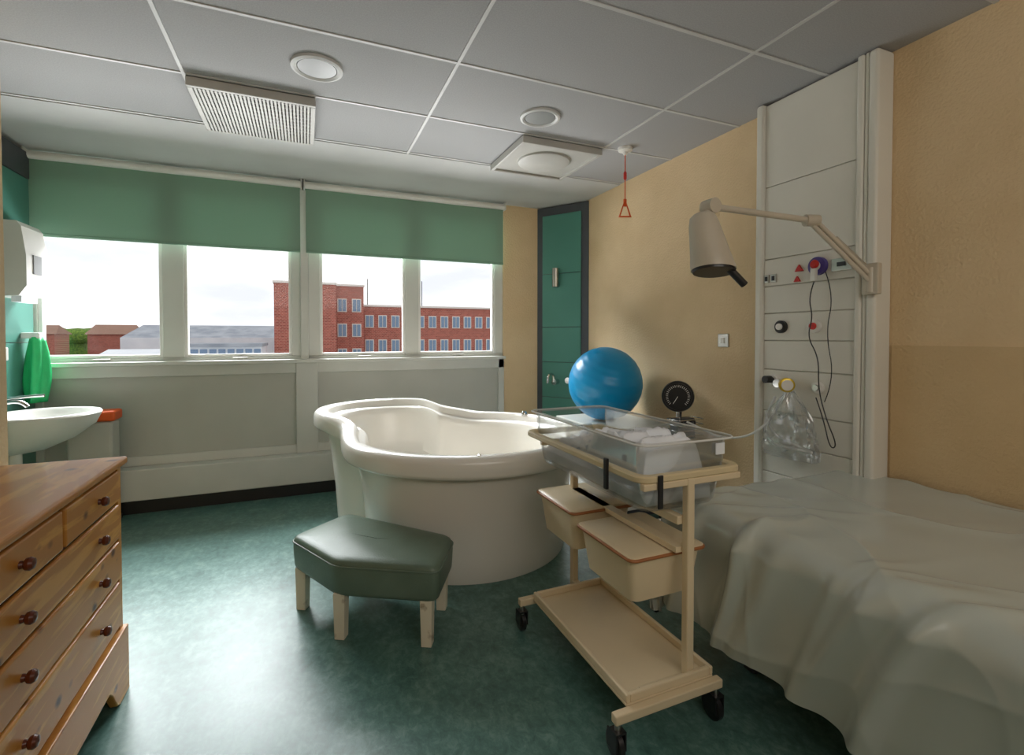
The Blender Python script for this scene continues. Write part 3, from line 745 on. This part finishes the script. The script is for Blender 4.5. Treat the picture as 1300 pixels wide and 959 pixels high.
for x in xs:
    row=[]
    for y_ in ys:
        ex=BX0-x; ey=max(y_-BY1,BY0-y_); sy=1 if y_-BY1>BY0-y_ else -1
        ox,dx=wrap(ex); oy,dy=wrap(ey)
        X=BX0-ox if ex>-R else x
        Y=(BY1+oy if sy>0 else BY0-oy) if ey>-R else y_
        both=(dx>0 and dy>0)
        drop=math.hypot(dx,dy) if both else max(dx,dy)
        drop=min(drop,0.50)
        dist=max(0,x-BX0)
        f=0
        for (q0,wd,am,reach,skew) in folds:
            qq=y_+skew*(x-BX0)*(0.8 if x>BX0 else 0.5)+0.03*math.sin(x*5+q0*7)
            ww=wd*(1+0.6*min(1,dist/0.5))
            if abs(qq-q0)>ww*3.5: continue
            fade=math.exp(-(dist/reach)**2) if dist>0 else 1
            f+=am*math.exp(-((qq-q0)/ww)**2)*fade
        soft=0.012*noise.noise(Vector((x*2.2,y_*2.2,7)))
        c1=(1-abs(noise.noise(Vector((x*2.2+y_*1.6,y_*1.8-x*0.9,2.2)))))**9
        c2=(1-abs(noise.noise(Vector((x*1.3-y_*1.1,y_*3.0+x*0.6,5.2)))))**12
        soft+=0.010*c1+0.010*c2
        side=min(1,dx/0.08)
        hang=min(1,drop/0.38)
        zz=BZ-drop+(f*0.7+soft)*(1-side)
        if dx>0: X-=side*min(0.09,(f*1.5+0.6*soft+hang*(0.010+0.014*math.sin(y_*15+1.2*math.sin(y_*4)+x*3))))
        if dy>0: Y+=sy*min(1,dy/0.07)*(hang*(0.02+0.018*math.sin(x*18)))
        row.append(bm.verts.new((X,Y,zz)))
    V.append(row)
for i in range(len(xs)-1):
    for j in range(len(ys)-1):
        bm.faces.new((V[i][j],V[i+1][j],V[i+1][j+1],V[i][j+1]))
bmesh.ops.recalc_face_normals(bm,faces=bm.faces)
bd.append(finish('draped_sheet',bm,M['sheet'],smooth=True))
group('hospital_bed',(1.9,0.6,0),bd)

# ---------------------------------------------------------------- outside
box('outside_ground',-120,120,8,260,-12.2,-12,M['ground'])
def wing(x0,x1,y0,y1,top,rows,mat_=None,cols=8,cop=True):
    parts=[]; w=x1-x0
    parts.append(box('facade',x0,x1,y0,y1,-12,top,mat_ or M['brick']))
    if cop: parts.append(box('coping',x0-0.1,x1+0.1,y0-0.15,y1,top,top+0.22,M['stone']))
    fr=[];gl=[]
    for z in rows:
        for c_ in range(cols):
            xc=x0+w*(c_+0.5)/cols
            fr.append((xc-0.5,xc+0.5,y0-0.06,y0+0.1,z-0.1,z+1.4)); 
            gl.append((xc-0.40,xc-0.04,y0-0.10,y0,z,z+1.3)); gl.append((xc+0.04,xc+0.40,y0-0.10,y0,z,z+1.3))
    if fr:
        parts.append(boxes('window_frames',fr,M['stone'])); parts.append(boxes('window_panes',gl,M['winglass']))
    return parts
bpz=wing(6.3,24.5,60,75,4.9,[2.5,-0.4,-3.4],cols=12)+wing(-2.8,3.0,54,70,6.7,[-7.0],cols=3)+wing(3.1,6.2,58,70,7.0,[4.2,1.4,-1.4,-4.2],cols=2)
for xx in (7.2,14.0):
    bpz.append(cyl('roof_mast',(xx,63,4.9),(xx,63,8.5),0.05,M['dark'],seg=8))
group('brick_building',(10,60,-12),bpz)
lb=wing(-33,-17,58,70,-0.9,[-3.6],cols=8)
group('low_brick_block',(-25,58,-12),lb)
def pitched(name,x0,x1,y0,y1,zb,zt,m):
    bm=bmesh.new(); ym=(y0+y1)/2
    v=[bm.verts.new(p) for p in ((x0,y0,zb),(x1,y0,zb),(x1,y1,zb),(x0,y1,zb),(x0+1,ym,zt),(x1-1,ym,zt))]
    for f in ((0,1,5,4),(2,3,4,5),(1,2,5),(3,0,4),(3,2,1,0)): bm.faces.new([v[i] for i in f])
    bmesh.ops.recalc_face_normals(bm,faces=bm.faces)
    return finish(name,bm,m)
group('grey_roofed_block',(-8,48,-12),[box('walls',-16,-3.2,44,53.5,-12,-1.0,M['roofl']),pitched('white_roof',-15.6,-9.2,45,53,-1.0,0.3,M['roofl']),box('flat_roof_storey',-8.8,-3.4,46.5,53,-1.0,0.5,M['roofl']),box('roof_edge',-9.0,-3.3,46.3,53.2,0.5,0.75,M['roof']),
   boxes('clerestory_windows',[(-8.5+0.65*k,-8.0+0.65*k,46.42,46.52,-0.6,0.3) for k in range(8)],M['winglass']),
   box('parapet',-16.1,-3.1,43.8,44.0,-1.4,-0.7,M['roof']),
   boxes('rooflights',[(-8.2+1.1*k,-7.7+1.1*k,44.4,45.6,-1.0,-0.65) for k in range(4)],M['winglass'])])
group('warehouse',(-12,80,-12),[box('walls',-22,-3.3,78,90,-12,1.2,M['roofl']),pitched('roof',-22,-3.3,78,90,1.2,3.0,M['roof'])])
for x0,x1,y,zt in ((-62,-55,150,4.2),(-52,-42,160,4.6),(-38,-30,155,3.8)):
    group('distant_house',((x0+x1)/2,y,-12),[box('house_walls',x0,x1,y,y+8,-12,2.0,M['brick']),pitched('roof',x0-0.5,x1+0.5,y-0.5,y+8.5,2.0,zt,M['roofr'])])
bm=bmesh.new()
for i in range(60):
    x=-105+random.random()*100; y=185+random.random()*20; s=2.0+random.random()*1.6
    bmesh.ops.create_icosphere(bm,subdivisions=2,radius=1.0,matrix=Matrix.Translation((x,y,1.4+random.random()*0.8))@Matrix.Diagonal((s*2.2,s,s*0.8,1)))
addbox(bm,-110,0,190,200,-12,2)
finish('distant_tree_line',bm,M['tree'],smooth=False)
tr=[cyl('tree_trunk',(-44.5,96,-12),(-44.5,96,0),0.5,M['tan'])]
bm=bmesh.new()
for i in range(16):
    bmesh.ops.create_icosphere(bm,subdivisions=3,radius=1.0+random.random()*0.8,matrix=Matrix.Translation((-44.5+random.uniform(-2.2,2.2),96+random.uniform(-1.5,1.5),1.6+random.uniform(-2.5,1.8))))
for v in bm.verts: v.co+=Vector((noise.noise(v.co*2),noise.noise(v.co*2+Vector((9,0,0))),noise.noise(v.co*2+Vector((0,9,0)))))*0.5
tr.append(finish('canopy',bm,M['tree'])); group('tree',(-44.5,96,-12),tr)

# ---------------------------------------------------------------- world & lights
w=bpy.data.worlds.new('World'); S.world=w; w.use_nodes=True; nt=w.node_tree; N=nt.nodes; L=nt.links
bg=N['Background']; tc=N.new('ShaderNodeTexCoord'); mp=N.new('ShaderNodeMapping'); mp.inputs['Scale'].default_value=(1,1,3.5)
nz=N.new('ShaderNodeTexNoise'); nz.inputs['Scale'].default_value=3.0; nz.inputs['Detail'].default_value=7
cr=N.new('ShaderNodeValToRGB'); cr.color_ramp.elements[0].position=0.38; cr.color_ramp.elements[1].position=0.60
cr.color_ramp.elements[0].color=(0.75,0.78,0.83,1); cr.color_ramp.elements[1].color=(1,1,1,1)
L.new(tc.outputs['Generated'],mp.inputs['Vector']); L.new(mp.outputs['Vector'],nz.inputs['Vector']); L.new(nz.outputs['Fac'],cr.inputs['Fac']); L.new(cr.outputs['Color'],bg.inputs['Color'])
bg.inputs['Strength'].default_value=1.25

def area(name,loc,target,sx,sy,power,col):
    ld=bpy.data.lights.new(name,'AREA'); ld.shape='RECTANGLE'; ld.size=sx; ld.size_y=sy; ld.energy=power; ld.color=col
    ob=bpy.data.objects.new(name,ld); COL.objects.link(ob); ob.location=loc
    ob.rotation_euler=(Vector(target)-Vector(loc)).to_track_quat('-Z','Y').to_euler()
    return ob
area('daylight_sky_above',(-0.3,8.6,5.6),(0.2,3.0,0.9),7,3.0,3100,(0.94,0.975,1.0))
area('added_bounce_fill',(0.0,8.4,-0.9),(0.2,3.6,2.3),7,2.4,820,(0.99,0.99,0.99))  # added lamp outside the window, aimed upward to brighten the ceiling
area('added_fill_back',(0.7,-1.2,2.2),(0.8,2.2,1.3),2.6,0.7,23,(1.0,0.93,0.85))  # added fill light behind the camera, not a fitting of the room

# ---------------------------------------------------------------- camera
cd=bpy.data.cameras.new('camera'); cam=bpy.data.objects.new('camera',cd); COL.objects.link(cam); S.camera=cam
cd.sensor_fit='HORIZONTAL'; cd.sensor_width=36; cd.lens=36*621/1300
cd.shift_y=-0.0296; cd.clip_start=0.02; cd.clip_end=500
cam.location=(0,0,1.30); cam.rotation_euler=(math.radians(90-1.2),0,-math.radians(22.95))
S.view_settings.view_transform='Standard'
